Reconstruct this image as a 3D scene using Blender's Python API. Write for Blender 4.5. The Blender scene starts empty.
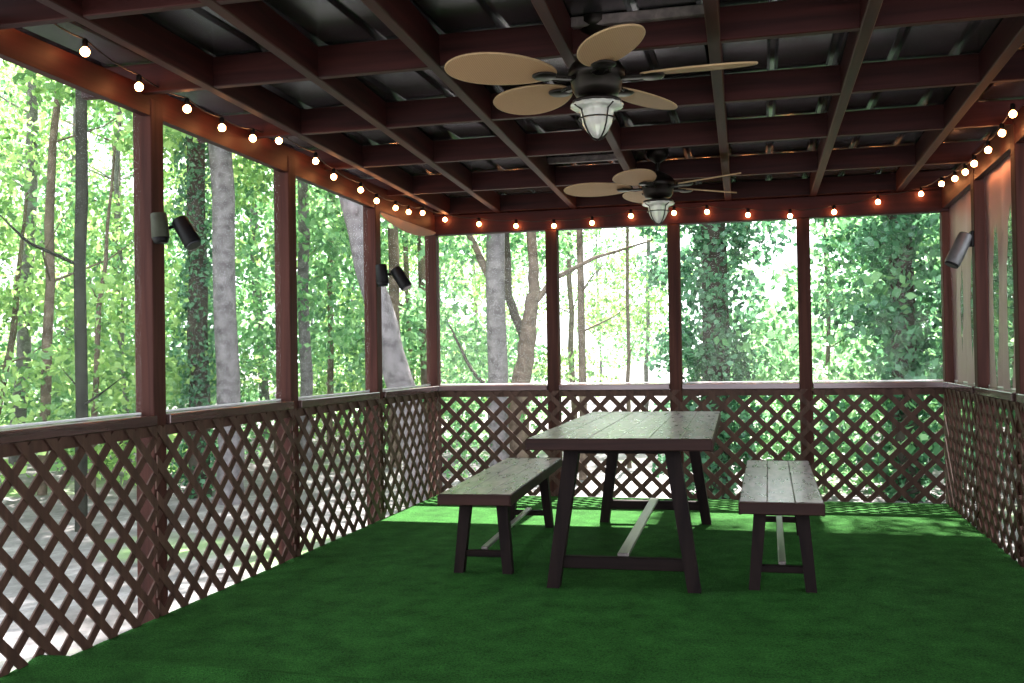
import bpy, math, random
import numpy as np
from mathutils import Vector, Matrix
random.seed(4); rng = np.random.default_rng(7)
scn = bpy.context.scene; col = scn.collection
PI = math.pi
W = 4.04          # width of the porch between its side walls
BAY = 1.364       # post spacing along the left side
HB, HT = 2.215, 2.38   # header beam bottom and top

# ------------------------------------------------------------------ materials
def nmat(name):
    m = bpy.data.materials.new(name); m.use_nodes = True
    nt = m.node_tree; nt.nodes.clear()
    out = nt.nodes.new('ShaderNodeOutputMaterial')
    return m, nt, nt.nodes, nt.links, out

def ramp(N, stops):
    r = N.new('ShaderNodeValToRGB'); cr = r.color_ramp
    while len(cr.elements) < len(stops): cr.elements.new(.5)
    for e, (p, c) in zip(cr.elements, stops): e.position = p; e.color = (*c, 1)
    return r

def wood(name, dark, light, axis, rough=.55, grain=26, bump=.25, spec=.4, worn=None):
    m, nt, N, L, out = nmat(name)
    b = N.new('ShaderNodeBsdfPrincipled'); L.new(b.outputs[0], out.inputs[0])
    tc = N.new('ShaderNodeTexCoord'); mp = N.new('ShaderNodeMapping')
    oi = N.new('ShaderNodeObjectInfo'); L.new(tc.outputs['Object'], mp.inputs[0])
    mul = N.new('ShaderNodeMath'); mul.operation = 'MULTIPLY'; mul.inputs[1].default_value = 13
    L.new(oi.outputs['Random'], mul.inputs[0]); L.new(mul.outputs[0], mp.inputs['Location'])
    s = [grain, grain, grain]; s[axis] = 1.3; mp.inputs['Scale'].default_value = s
    n = N.new('ShaderNodeTexNoise'); n.inputs['Scale'].default_value = 1; n.inputs['Detail'].default_value = 6; n.inputs['Distortion'].default_value = .6
    L.new(mp.outputs[0], n.inputs['Vector'])
    r = ramp(N, [(.3, dark), (.7, light)]); L.new(n.outputs[0], r.inputs[0])
    c = r.outputs[0]
    if worn:  # blotches of greyer wear that double as reflected glare
        n2 = N.new('ShaderNodeTexNoise'); n2.inputs['Scale'].default_value = 5; n2.inputs['Detail'].default_value = 8
        mp2 = N.new('ShaderNodeMapping'); s2 = [5, 5, 5]; s2[axis] = 1.2; mp2.inputs['Scale'].default_value = s2
        L.new(tc.outputs['Object'], mp2.inputs[0]); L.new(mp2.outputs[0], n2.inputs['Vector'])
        r2 = ramp(N, [(.5, (0, 0, 0)), (.66, (1, 1, 1))]); L.new(n2.outputs[0], r2.inputs[0])
        mx = N.new('ShaderNodeMixRGB'); L.new(r2.outputs[0], mx.inputs[0]); L.new(c, mx.inputs[1]); mx.inputs[2].default_value = (*worn, 1)
        c = mx.outputs[0]
        mr = N.new('ShaderNodeMapRange'); L.new(n2.outputs[0], mr.inputs[0]); mr.inputs[3].default_value = rough - .1; mr.inputs[4].default_value = rough + .15
        L.new(mr.outputs[0], b.inputs['Roughness'])
    else: b.inputs['Roughness'].default_value = rough
    L.new(c, b.inputs['Base Color']); b.inputs['Specular IOR Level'].default_value = spec; b.inputs['Specular Tint'].default_value = (1, .86, .93, 1)
    bp = N.new('ShaderNodeBump'); bp.inputs['Strength'].default_value = bump; bp.inputs['Distance'].default_value = .004
    L.new(n.outputs[0], bp.inputs['Height']); L.new(bp.outputs[0], b.inputs['Normal'])
    return m

def plain(name, colr, rough=.5, metal=0, noise=.0, nscale=30, spec=.5, bump=0):
    m, nt, N, L, out = nmat(name)
    b = N.new('ShaderNodeBsdfPrincipled'); L.new(b.outputs[0], out.inputs[0])
    tc = N.new('ShaderNodeTexCoord'); n = N.new('ShaderNodeTexNoise'); n.inputs['Scale'].default_value = nscale; n.inputs['Detail'].default_value = 5
    L.new(tc.outputs['Object'], n.inputs['Vector'])
    lo = tuple(v * (1 - noise) for v in colr); hi = tuple(min(1, v * (1 + noise)) for v in colr)
    r = ramp(N, [(.3, lo), (.7, hi)]); L.new(n.outputs[0], r.inputs[0]); L.new(r.outputs[0], b.inputs['Base Color'])
    b.inputs['Roughness'].default_value = rough; b.inputs['Metallic'].default_value = metal; b.inputs['Specular IOR Level'].default_value = spec
    if bump:
        bp = N.new('ShaderNodeBump'); bp.inputs['Strength'].default_value = bump; bp.inputs['Distance'].default_value = .01
        L.new(n.outputs[0], bp.inputs['Height']); L.new(bp.outputs[0], b.inputs['Normal'])
    return m

def leafmat(name, cols, trans=.5):
    m, nt, N, L, out = nmat(name)
    g = N.new('ShaderNodeNewGeometry'); r = ramp(N, [(i / (len(cols) - 1), c) for i, c in enumerate(cols)])
    L.new(g.outputs['Random Per Island'], r.inputs[0])
    d = N.new('ShaderNodeBsdfDiffuse'); t = N.new('ShaderNodeBsdfTranslucent'); gl = N.new('ShaderNodeBsdfGlossy'); gl.inputs['Roughness'].default_value = .45
    gl.inputs['Color'].default_value = (.75, .9, .9, 1)
    L.new(r.outputs[0], d.inputs[0])
    hs = N.new('ShaderNodeHueSaturation'); hs.inputs['Hue'].default_value = .49; hs.inputs['Saturation'].default_value = .92; hs.inputs['Value'].default_value = 1.3; L.new(r.outputs[0], hs.inputs['Color']); L.new(hs.outputs[0], t.inputs[0])
    a = N.new('ShaderNodeMixShader'); a.inputs[0].default_value = trans; L.new(d.outputs[0], a.inputs[1]); L.new(t.outputs[0], a.inputs[2])
    b = N.new('ShaderNodeMixShader'); b.inputs[0].default_value = .04; L.new(a.outputs[0], b.inputs[1]); L.new(gl.outputs[0], b.inputs[2])
    L.new(b.outputs[0], out.inputs[0])
    return m

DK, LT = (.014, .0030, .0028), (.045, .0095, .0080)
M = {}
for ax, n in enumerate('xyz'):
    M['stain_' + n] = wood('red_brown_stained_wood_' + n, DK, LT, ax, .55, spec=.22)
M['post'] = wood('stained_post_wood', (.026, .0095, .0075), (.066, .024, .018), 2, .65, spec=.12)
M['lattice'] = wood('stained_lattice_wood', (.036, .017, .012), (.080, .040, .029), 2, .6, spec=.25)
M['rail'] = wood('stained_rail_wood_x', (.04, .02, .018), (.10, .055, .05), 0, .16, spec=1.0, bump=.1)
M['rail_y'] = wood('stained_rail_wood_y', (.04, .02, .018), (.10, .055, .05), 1, .16, spec=1.0, bump=.1)
M['plank'] = wood('worn_sheen_dark_plank', (.062, .029, .040), (.15, .074, .096), 1, .27, grain=30, bump=.22, spec=.9, worn=(.30, .21, .24))  # grey worn patches also paint in the pale sheen of the tops
M['slab_edge'] = wood('dark_slab_edge', (.012, .005, .004), (.035, .013, .010), 0, .6, bump=.4, spec=.2)
M['leg'] = wood('black_brown_leg_wood', (.004, .0025, .0025), (.014, .008, .007), 2, .65, spec=.12)
M['stretcher'] = wood('black_brown_stretcher_wood', (.004, .0025, .0025), (.014, .008, .007), 0, .65, spec=.12)
M['stretcher_pale'] = wood('worn_pale_stretcher_wood', (.09, .075, .075), (.22, .18, .18), 1, .28, spec=.9)
M['metal_dark'] = plain('oil_rubbed_bronze', (.012, .008, .007), .38, .6, .2)
M['black'] = plain('black_plastic', (.004, .004, .005), .5, spec=.15)
M['grey_metal'] = plain('grey_painted_metal', (.10, .10, .11), .4, .3, .1)
M['olive'] = plain('weathered_olive_plastic', (.035, .038, .026), .6, 0, .2, spec=.2)
M['lens'] = plain('dark_lens_glass', (.02, .02, .025), .3, 0, .1, spec=.3)
M['cord'] = plain('dark_cord', (.01, .007, .006), .6)
M['bark_grey'] = plain('grey_bark', (.15, .135, .145), .9, 0, .45, 9, .1, .8)
M['bark_brown'] = plain('brown_bark', (.14, .105, .085), .9, 0, .5, 9, .1, .8)
M['bark_dark'] = plain('dark_bark', (.055, .048, .04), .9, 0, .4, 9, .1, .8)
M['bark_black'] = plain('blackish_bark', (.03, .03, .025), .9, 0, .4, 9, .1, .8)  # very dark bark of the slim upright tree
M['leaf_yellow'] = leafmat('yellow_green_leaves', [(.06, .16, .045), (.20, .38, .10), (.38, .56, .18), (.11, .26, .07)])
M['leaf_mid'] = leafmat('mid_green_leaves', [(.035, .12, .05), (.11, .30, .11), (.25, .47, .19), (.06, .19, .08)])
M['leaf_teal'] = leafmat('cool_green_leaves', [(.014, .065, .03), (.055, .175, .085), (.14, .33, .17), (.03, .11, .055)], .4)

# wicker fan blade
def wicker():
    m, nt, N, L, out = nmat('woven_wicker')
    b = N.new('ShaderNodeBsdfPrincipled'); L.new(b.outputs[0], out.inputs[0])
    tc = N.new('ShaderNodeTexCoord'); w1 = N.new('ShaderNodeTexWave'); w1.inputs['Scale'].default_value = 45
    w2 = N.new('ShaderNodeTexWave'); w2.bands_direction = 'Y'; w2.inputs['Scale'].default_value = 45
    L.new(tc.outputs['Object'], w1.inputs[0]); L.new(tc.outputs['Object'], w2.inputs[0])
    mu = N.new('ShaderNodeMath'); mu.operation = 'MULTIPLY'; L.new(w1.outputs['Fac'], mu.inputs[0]); L.new(w2.outputs['Fac'], mu.inputs[1])
    r = ramp(N, [(0, (.36, .20, .105)), (1, (.62, .39, .235))]); L.new(mu.outputs[0], r.inputs[0]); L.new(r.outputs[0], b.inputs['Base Color'])
    bp = N.new('ShaderNodeBump'); bp.inputs['Strength'].default_value = .4; bp.inputs['Distance'].default_value = .002; L.new(mu.outputs[0], bp.inputs['Height']); L.new(bp.outputs[0], b.inputs['Normal'])
    b.inputs['Roughness'].default_value = .6
    return m
M['wicker'] = wicker()
M['wicker_rim'] = plain('wicker_rim', (.42, .27, .15), .55, 0, .1)

def turf():
    m, nt, N, L, out = nmat('artificial_turf')
    b = N.new('ShaderNodeBsdfPrincipled'); L.new(b.outputs[0], out.inputs[0])
    tc = N.new('ShaderNodeTexCoord')
    n = N.new('ShaderNodeTexNoise'); n.inputs['Scale'].default_value = 160; n.inputs['Detail'].default_value = 4
    n2 = N.new('ShaderNodeTexNoise'); n2.inputs['Scale'].default_value = 7; n2.inputs['Detail'].default_value = 6
    L.new(tc.outputs['Object'], n.inputs['Vector']); L.new(tc.outputs['Object'], n2.inputs['Vector'])
    r = ramp(N, [(.3, (.010, .046, .009)), (.7, (.040, .155, .030))]); L.new(n.outputs[0], r.inputs[0])
    r2 = ramp(N, [(.3, (.55, .55, .55)), (.7, (1.0, 1.0, 1.0))]); L.new(n2.outputs[0], r2.inputs[0])
    mx = N.new('ShaderNodeMixRGB'); mx.blend_type = 'MULTIPLY'; mx.inputs[0].default_value = 1
    L.new(r.outputs[0], mx.inputs[1]); L.new(r2.outputs[0], mx.inputs[2]); L.new(mx.outputs[0], b.inputs['Base Color'])
    b.inputs['Roughness'].default_value = .95; b.inputs['Specular IOR Level'].default_value = .05
    bp = N.new('ShaderNodeBump'); bp.inputs['Strength'].default_value = .8; bp.inputs['Distance'].default_value = .012
    L.new(n.outputs[0], bp.inputs['Height']); L.new(bp.outputs[0], b.inputs['Normal'])
    return m
M['turf'] = turf()

def screen():
    m, nt, N, L, out = nmat('insect_screen_mesh')
    t = N.new('ShaderNodeBsdfTransparent'); d = N.new('ShaderNodeBsdfDiffuse'); d.inputs[0].default_value = (.55, .56, .56, 1)
    tr = N.new('ShaderNodeBsdfTranslucent'); tr.inputs[0].default_value = (.6, .62, .62, 1)
    g = N.new('ShaderNodeBsdfGlossy'); g.inputs['Roughness'].default_value = .5
    a = N.new('ShaderNodeMixShader'); a.inputs[0].default_value = .28; L.new(d.outputs[0], a.inputs[1]); L.new(tr.outputs[0], a.inputs[2])
    b = N.new('ShaderNodeMixShader'); b.inputs[0].default_value = .05; L.new(t.outputs[0], b.inputs[1]); L.new(a.outputs[0], b.inputs[2])
    f = N.new('ShaderNodeFresnel'); f.inputs[0].default_value = 1.07; g.inputs[0].default_value = (.5, .37, .41, 1)
    c = N.new('ShaderNodeMixShader'); L.new(f.outputs[0], c.inputs[0]); L.new(b.outputs[0], c.inputs[1]); L.new(g.outputs[0], c.inputs[2])
    L.new(c.outputs[0], out.inputs[0])
    return m
M['screen'] = screen()
M['hem'] = plain('screen_hem', (.22, .17, .15), .7)

def glassm():
    m, nt, N, L, out = nmat('ribbed_glass')
    b = N.new('ShaderNodeBsdfPrincipled'); L.new(b.outputs[0], out.inputs[0])
    b.inputs['Base Color'].default_value = (.82, .80, .78, 1); b.inputs['Roughness'].default_value = .25
    b.inputs['Transmission Weight'].default_value = .55; b.inputs['IOR'].default_value = 1.3
    return m
M['glass'] = glassm()

def emis(name, c, s):
    m, nt, N, L, out = nmat(name)
    e = N.new('ShaderNodeEmission'); e.inputs[0].default_value = (*c, 1); e.inputs[1].default_value = s; L.new(e.outputs[0], out.inputs[0]); return m
M['bulb'] = emis('warm_lit_bulb', (1, .36, .12), 62)

def roofm():
    m, nt, N, L, out = nmat('galvanised_roof_sheet')
    b = N.new('ShaderNodeBsdfPrincipled'); L.new(b.outputs[0], out.inputs[0])
    tc = N.new('ShaderNodeTexCoord'); n = N.new('ShaderNodeTexNoise'); n.inputs['Scale'].default_value = 2.5; n.inputs['Detail'].default_value = 6
    L.new(tc.outputs['Object'], n.inputs['Vector'])
    r = ramp(N, [(.3, (.045, .045, .055)), (.7, (.20, .19, .225))]); L.new(n.outputs[0], r.inputs[0]); L.new(r.outputs[0], b.inputs['Base Color'])
    b.inputs['Metallic'].default_value = .8; b.inputs['Roughness'].default_value = .27
    return m
M['roof'] = roofm()

def groundm():
    m, nt, N, L, out = nmat('leaf_litter_ground')
    b = N.new('ShaderNodeBsdfPrincipled'); L.new(b.outputs[0], out.inputs[0])
    tc = N.new('ShaderNodeTexCoord')
    n = N.new('ShaderNodeTexNoise'); n.inputs['Scale'].default_value = 1.6; n.inputs['Detail'].default_value = 12; n.inputs['Roughness'].default_value = .75
    n2 = N.new('ShaderNodeTexNoise'); n2.inputs['Scale'].default_value = .35; n2.inputs['Detail'].default_value = 5
    L.new(tc.outputs['Object'], n.inputs['Vector']); L.new(tc.outputs['Object'], n2.inputs['Vector'])
    r = ramp(N, [(.3, (.04, .034, .036)), (.5, (.12, .11, .118)), (.7, (.30, .275, .295))]); L.new(n.outputs[0], r.inputs[0])
    r2 = ramp(N, [(.56, (0, 0, 0)), (.66, (1, 1, 1))]); L.new(n2.outputs[0], r2.inputs[0])
    mx = N.new('ShaderNodeMixRGB'); L.new(r2.outputs[0], mx.inputs[0]); L.new(r.outputs[0], mx.inputs[1]); mx.inputs[2].default_value = (.12, .20, .07, 1)
    L.new(mx.outputs[0], b.inputs['Base Color']); b.inputs['Roughness'].default_value = .95
    return m
M['ground'] = groundm()

# ------------------------------------------------------------------ mesh builder
class MB:
    def __init__(s): s.v = []; s.f = []; s.mi = []; s.sm = []
    def add(s, vs, fs, mi=0, sm=False):
        o = len(s.v); s.v += [tuple(v) for v in vs]
        for f in fs: s.f.append(tuple(i + o for i in f)); s.mi.append(mi); s.sm.append(sm)
    def box(s, a, b, mi=0, bev=0.004):
        x0, y0, z0 = a; x1, y1, z1 = b
        e = min(bev, (x1-x0)/3, (y1-y0)/3, (z1-z0)/3)
        if e <= 0.0004:
            vs = [(x, y, z) for x in (x0, x1) for y in (y0, y1) for z in (z0, z1)]
            s.add(vs, [(0,1,3,2),(4,6,7,5),(0,4,5,1),(2,3,7,6),(0,2,6,4),(1,5,7,3)], mi); return
        s.hull([(x + (e if i0 == 0 else -e) * (k != 0), y + (e if j0 == 0 else -e) * (k != 1), z + (e if l0 == 0 else -e) * (k != 2))
               for i0, x in enumerate((x0, x1)) for j0, y in enumerate((y0, y1)) for l0, z in enumerate((z0, z1)) for k in range(3)], mi)
    def hull(s, pts, mi=0):
        import bmesh
        bm = bmesh.new(); vv = [bm.verts.new(p) for p in pts]
        bmesh.ops.convex_hull(bm, input=vv); bmesh.ops.dissolve_limit(bm, angle_limit=.02, verts=bm.verts[:], edges=bm.edges[:])
        bm.verts.index_update(); s.add([v.co for v in bm.verts], [[v.index for v in f.verts] for f in bm.faces], mi); bm.free()
    def beam(s, p0, p1, w, d, up=(0,0,1), mi=0, ends=None, taper=1):
        """square bar between two points; w along the side axis, d along 'up'"""
        p0 = Vector(p0); p1 = Vector(p1); ax = (p1 - p0).normalized(); sd = ax.cross(Vector(up)).normalized(); u2 = sd.cross(ax)
        pts = []
        e = min(w, d) * .1
        for p, k, ee in ((p0, 1, e), (p1, taper, -e)):
            for a, b in ((-1,-1),(1,-1),(1,1),(-1,1)):
                pts.append(p + sd*a*w/2*k + u2*b*(d/2*k - e) + ax*ee*0)
                pts.append(p + sd*a*(w/2*k - e) + u2*b*d/2*k)
        s.hull(pts, mi)
    def tube(s, path, rad, n=10, mi=0, cap=True, sm=True):
        path = [Vector(p) for p in path]
        if not hasattr(rad, '__len__'): rad = [rad] * len(path)
        ref = None; rings = []
        for i, p in enumerate(path):
            t = (path[min(i+1, len(path)-1)] - path[max(i-1, 0)]).normalized()
            if ref is None: ref = t.orthogonal().normalized()
            ref = (ref - t * ref.dot(t)).normalized(); q = t.cross(ref)
            rings.append([p + (ref*math.cos(2*PI*k/n) + q*math.sin(2*PI*k/n)) * rad[i] for k in range(n)])
        vs = [v for r in rings for v in r]; fs = []
        for i in range(len(path)-1):
            for k in range(n): fs.append((i*n+k, i*n+(k+1)%n, (i+1)*n+(k+1)%n, (i+1)*n+k))
        s.add(vs, fs, mi, sm)
        if cap: s.add(rings[0][::-1], [tuple(range(n))], mi); s.add(rings[-1], [tuple(range(n))], mi)
    def lathe(s, prof, n=24, c=(0,0,0), mi=0, ribs=0, ra=0):
        vs = []; fs = []
        for r, z in prof:
            for k in range(n):
                a = 2*PI*k/n; rr = r * (1 + ra*math.cos(ribs*a)) if ribs else r
                vs.append((c[0]+rr*math.cos(a), c[1]+rr*math.sin(a), c[2]+z))
        m = len(prof)
        for i in range(m-1):
            for k in range(n): fs.append((i*n+k, i*n+(k+1)%n, (i+1)*n+(k+1)%n, (i+1)*n+k))
        s.add(vs, fs, mi, True)
        s.add(vs[:n][::-1], [tuple(range(n))], mi); s.add(vs[-n:], [tuple(range(n))], mi)
    def mesh(s, name, mats):
        me = bpy.data.meshes.new(name); me.from_pydata(s.v, [], s.f)
        for m in (mats if isinstance(mats, (list, tuple)) else [mats]): me.materials.append(m)
        me.polygons.foreach_set('material_index', s.mi); me.polygons.foreach_set('use_smooth', s.sm); me.update(); return me
    def build(s, name, mats, parent=None, loc=None):
        o = bpy.data.objects.new(name, s.mesh(name, mats)); col.objects.link(o)
        if parent: o.parent = parent
        if loc: o.location = loc
        return o

def tag(o, label=None, cat=None, group=None, kind=None):
    if label: o['label'] = label
    if cat: o['category'] = cat
    if group: o['group'] = group
    if kind: o['kind'] = kind
    return o
def empty(name, loc, rz=0, **k):
    o = bpy.data.objects.new(name, None); col.objects.link(o); o.location = loc; o.rotation_euler = (0, 0, rz); o.empty_display_size = .1
    return tag(o, **k)
def copy_tree(o, parent=None):
    c = o.copy(); col.objects.link(c)
    if parent: c.parent = parent
    for ch in list(o.children): copy_tree(ch, c)
    return c
def centred(mb_fn, loc):
    pass

def rail_thing(a, b, ax, sgn, mat, **k):
    '''cap plus a deeper apron board behind the lattice'''
    c = Vector(((a[0]+b[0])/2, (a[1]+b[1])/2, a[2])); t = empty('hand_rail', c, **k)
    mb = MB(); mb.box(Vector(a)-c, Vector(b)-c, 0, .004); mb.build('rail_cap', mat, t)
    a2 = list(a); b2 = list(b); a2[2] = .826; b2[2] = RB+.008
    if sgn > 0: b2[ax] = b[ax]-.0195; a2[ax] = b2[ax]-.038
    else: a2[ax] = a[ax]+.0195; b2[ax] = a2[ax]+.038
    mb = MB(); mb.box(Vector(a2)-c, Vector(b2)-c, 0, .003); mb.build('apron', M['lattice'], t)
    return t
def box_thing(name, a, b, mat, bev=.004, **k):
    c = Vector(((a[0]+b[0])/2, (a[1]+b[1])/2, a[2]))
    mb = MB(); mb.box(Vector(a)-c, Vector(b)-c, 0, bev)
    return tag(mb.build(name, mat, loc=c), **k)

# ------------------------------------------------------------------ floor, ground, roof
Y0 = -9.2
fl = box_thing('floor', (-.001, Y0, -.16), (W+.001, .001, 0), M['turf'], kind='structure')
# raised turf edge in the foreground
mb = MB()
prof = [(0, 0), (.003, .02), (.014, .042), (.035, .056), (.06, .055), (.10, .042), (.2, .034)]
xs = np.linspace(.003, W-.003, 60); vs = []; fs = []
for x in xs:
    wv = .012*math.sin(x*3.1) + .006*math.sin(x*9)
    for (dy, z) in prof: vs.append((x, -4.82 + wv - dy, z + .001))
    vs.append((x, Y0+.02, .03))
n = len(prof)+1
for i in range(len(xs)-1):
    for k in range(n-1): fs.append((i*n+k, (i+1)*n+k, (i+1)*n+k+1, i*n+k+1))
fs = [f[::-1] for f in fs]
mb.add(vs, fs, 0, True)
tag(mb.build('turf_mat', M['turf']), 'second layer of green artificial turf with a raised edge in the foreground', 'turf')

def ground():
    n = 90; xs = np.linspace(-60, 60, n); ys = np.linspace(-22, 75, n); vs = []; fs = []
    for i in range(n):
        for j in range(n):
            x, y = xs[i], ys[j]
            z = -.75 + .12*math.sin(x*.4+1)*math.cos(y*.33) + .02*max(0, y-12) + .015*max(0, -x-6)
            vs.append((x, y, z))
    for i in range(n-1):
        for j in range(n-1): fs.append((i*n+j, (i+1)*n+j, (i+1)*n+j+1, i*n+j+1))
    m = MB(); m.add(vs, fs, 0, True)
    return tag(m.build('forest_ground', M['ground']), kind='structure')
ground()
def gz(x, y): return -.75 + .12*math.sin(x*.4+1)*math.cos(y*.33) + .02*max(0, y-12) + .015*max(0, -x-6)

# metal roof, ribs run along the porch
mb = MB(); prof = []; x = -.42
while x < W+.42:
    prof += [(x, 0), (x+.20, 0), (x+.215, .022), (x+.235, .022), (x+.25, 0)]; x += .27
ys = (Y0+.1, .42); vs = []; fs = []
for y in ys:
    for (px, pz) in prof: vs.append((px, y, 2.526+pz))
    for (px, pz) in prof: vs.append((px, y, 2.541+pz))
m_ = len(prof)
for k in range(m_-1):
    fs.append((k, k+1, 2*m_+k+1, 2*m_+k)[::-1]); fs.append((m_+k, m_+k+1, 3*m_+k+1, 3*m_+k))
fs.append((0, m_, 3*m_, 2*m_)); fs.append((m_-1, 2*m_+m_-1, 3*m_+m_-1, 2*m_-1))
for yb in (0, 2*m_):
    for k in range(m_-1): fs.append((yb+k, yb+m_+k, yb+m_+k+1, yb+k+1))
mb.add(vs, fs)
tag(mb.build('ceiling', M['roof']), kind='structure')

# ------------------------------------------------------------------ ceiling framing
RX = [(.38, .12), (.90, .56), (1.43, 1.21), (1.99, 1.80), (2.56, 2.46), (3.11, 3.11), (3.70, 3.74)]   # where each rafter is at y = -5 and at y = 0
rlab = ['over the left side of the porch against the header', 'second from the left side', 'third from the left side', 'passing just left of both ceiling fans',
        'running just right of both ceiling fans', 'over the right bench', 'nearest to the right side']
for (xa, xb), lb in zip(RX, rlab):
    w = .05; k = (xb-xa)/5; y0, y1 = Y0+.2, .30; c = Vector((xb, 0, 2.381)); mb = MB()
    mb.hull([(xb+k*y+sx*(w/2-ex)-c.x, y, z-c.z) for y in (y0, y1) for sx in (-1, 1) for z, zz, ex in ((2.381, 0, .004), (2.385, 0, 0), (2.518, 0, 0))])
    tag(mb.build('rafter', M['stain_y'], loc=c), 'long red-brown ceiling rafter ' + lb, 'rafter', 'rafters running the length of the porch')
JY = [-7.0, -6.04, -5.08, -4.14, -3.17, -2.2, -1.1, -.02]
jlab = {-5.08: 'at the top edge of the picture, before the near fan', -4.14: 'directly beside the near ceiling fan', -3.17: 'just behind the near ceiling fan',
        -2.2: 'midway between the two ceiling fans', -1.1: 'beside the far ceiling fan', -.02: 'resting on the back header beam'}
for y in JY:
    w = .042
    lb = jlab.get(y, 'over the foreground, near the camera')
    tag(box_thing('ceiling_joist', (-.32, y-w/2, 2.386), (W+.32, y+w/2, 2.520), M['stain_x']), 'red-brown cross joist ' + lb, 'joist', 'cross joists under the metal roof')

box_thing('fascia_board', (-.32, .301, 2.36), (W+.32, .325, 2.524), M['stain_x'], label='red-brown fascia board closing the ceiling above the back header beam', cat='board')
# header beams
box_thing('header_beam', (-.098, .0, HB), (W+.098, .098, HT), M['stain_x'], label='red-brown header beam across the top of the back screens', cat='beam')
def side_header(x0, x1, **k):
    mb = MB(); ya, yb = Y0+.2, -.001; za, zb = 2.235-.016*ya, 2.235; L = ya
    mb.hull([(x, y, z) for x in (x0, x1) for y, z in ((ya, 2.235-.016*ya), (ya, 2.43), (yb, 2.235), (yb, 2.43))])
    tag(mb.build('header_beam', M['stain_y']), **k)
side_header(-.046, -.004, label='red-brown header beam along the top of the left side screens', cat='beam')
side_header(W+.004, W+.046, label='red-brown header beam along the top of the right side screens', cat='beam')

# ------------------------------------------------------------------ posts
PW = .098
def post(x0, y0, top, lb):
    z0 = -.9
    c = Vector((x0+PW/2, y0+PW/2, z0)); mb = MB()
    mb.box(Vector((x0, y0, z0))-c, Vector((x0+PW, y0+PW, top))-c)
    return tag(mb.build('wooden_post', M['post'], loc=c), lb, 'post', 'posts of the screened porch')
top_l = HB - .001
leftlab = ['red-brown post in the left back corner', 'left side post with the smaller twin spotlight, next to the back corner', 'left side post between the two twin spotlights',
           'nearest visible left side post with a large twin spotlight', 'left side post beside the camera', 'left side post behind the camera']
post(-PW, 0, top_l, leftlab[0])
for k in range(1, 6): post(-PW, -BAY*k, HT, leftlab[k])
post(W, 0, top_l, 'red-brown post in the right back corner')
RY = [-1.18, -2.26, -3.62, -4.98, -6.34]
rl = ['right side post with the single grey spotlight', 'right side post at the right edge of the picture', 'right side post outside the view', 'right side post near the camera', 'right side post behind the camera']
for y, lb in zip(RY, rl): post(W, y, HT, lb)
bl = ['back wall post closest to the left corner', 'middle post of the back wall', 'back wall post behind the right bench']
BX = [1.01, 2.02, 3.03]
for x, lb in zip(BX, bl): post(x-PW/2, 0, top_l, lb)

# ------------------------------------------------------------------ rails and lattice, screens
RT, RB = .924, .868
def lattice(length, h=RB+.004, per=.165, sw=.039, th=.008, phase=0.):
    """diagonal slats in two layers in the x-z plane, clipped to the panel; y is thickness"""
    mb = MB()
    for layer, sg in ((0, -1), (1, 1)):
        y0, y1 = (0, th) if layer == 0 else (th, 2*th)
        hw = sw / math.sqrt(2)      # half width along x at 45 deg
        k0 = -int(h/per) - 2; k1 = int(length/per) + int(h/per) + 3
        for k in range(k0, k1):
            c = k*per + phase
            # slat: |x - sg*z - c'| <= hw
            cc = c if sg == 1 else c
            poly = [(cc-hw, 0), (cc+hw, 0), (cc+hw+sg*h, h), (cc-hw+sg*h, h)]
            for lim, s in ((0, 1), (length, -1)):
                out = []
                for i in range(len(poly)):
                    a, b = poly[i], poly[(i+1) % len(poly)]
                    ia, ib = s*(a[0]-lim) >= 0, s*(b[0]-lim) >= 0
                    if ia: out.append(a)
                    if ia != ib:
                        t = (lim-a[0])/(b[0]-a[0]); out.append((lim, a[1]+t*(b[1]-a[1])))
                poly = out
                if len(poly) < 3: break
            if len(poly) < 3: continue
            n = len(poly)
            vs = [(p[0], y0, p[1]) for p in poly] + [(p[0], y1, p[1]) for p in poly]
            fs = [tuple(range(n)), tuple(range(2*n-1, n-1, -1))] + [((i+1) % n, i, n+i, n+(i+1) % n) for i in range(n)]
            mb.add(vs, fs)
    return mb

def side_bay(name_side, p0, p1, rot, lb, latmb=None, ph=0.):
    pass
LZ = .003
# back: bays between x = 0, 1.01, 2.02, 3.03, 4.04 ; lattice lies on the inner side (y < 0)
bx = [0, 1.01, 2.02, 3.03, W]
bn = ['behind the left bench, next to the left corner', 'directly behind the table', 'behind the right half of the table', 'behind the right bench, next to the right corner']
sn = ['back insect screen next to the left corner, two grey trunks behind it', 'back insect screen with the brightest glare behind it', 'back insect screen before the ivy covered tree', 'back insect screen next to the right corner']
rn = ['back rail next to the left corner', 'back rail behind the left half of the table', 'back rail behind the right half of the table', 'back rail next to the right corner']
for i in range(4):
    a, b = bx[i], bx[i+1]
    e = .016 if i in (0, 3) else .0
    a2 = a + (.018 if i == 0 else .0005); b2 = b - (.018 if i == 3 else .0005)
    lt = lattice(b2-a2, phase=(-a2) % .165)
    o = lt.build('lattice_panel', M['lattice'], loc=(a2, -.017, LZ)); tag(o, 'diagonal wooden lattice panel ' + bn[i], 'lattice panel', 'lattice panels under the back rail')
    ra, rb = a + (PW/2 if i else 0), b - (PW/2 if i < 3 else 0)
    rail_thing((ra+.001, -.018, RB+.009), (rb-.001, .088, RT), 1, -1, M['rail'], label='dark wooden ' + rn[i], cat='rail', group='rails over the back lattice')
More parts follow.
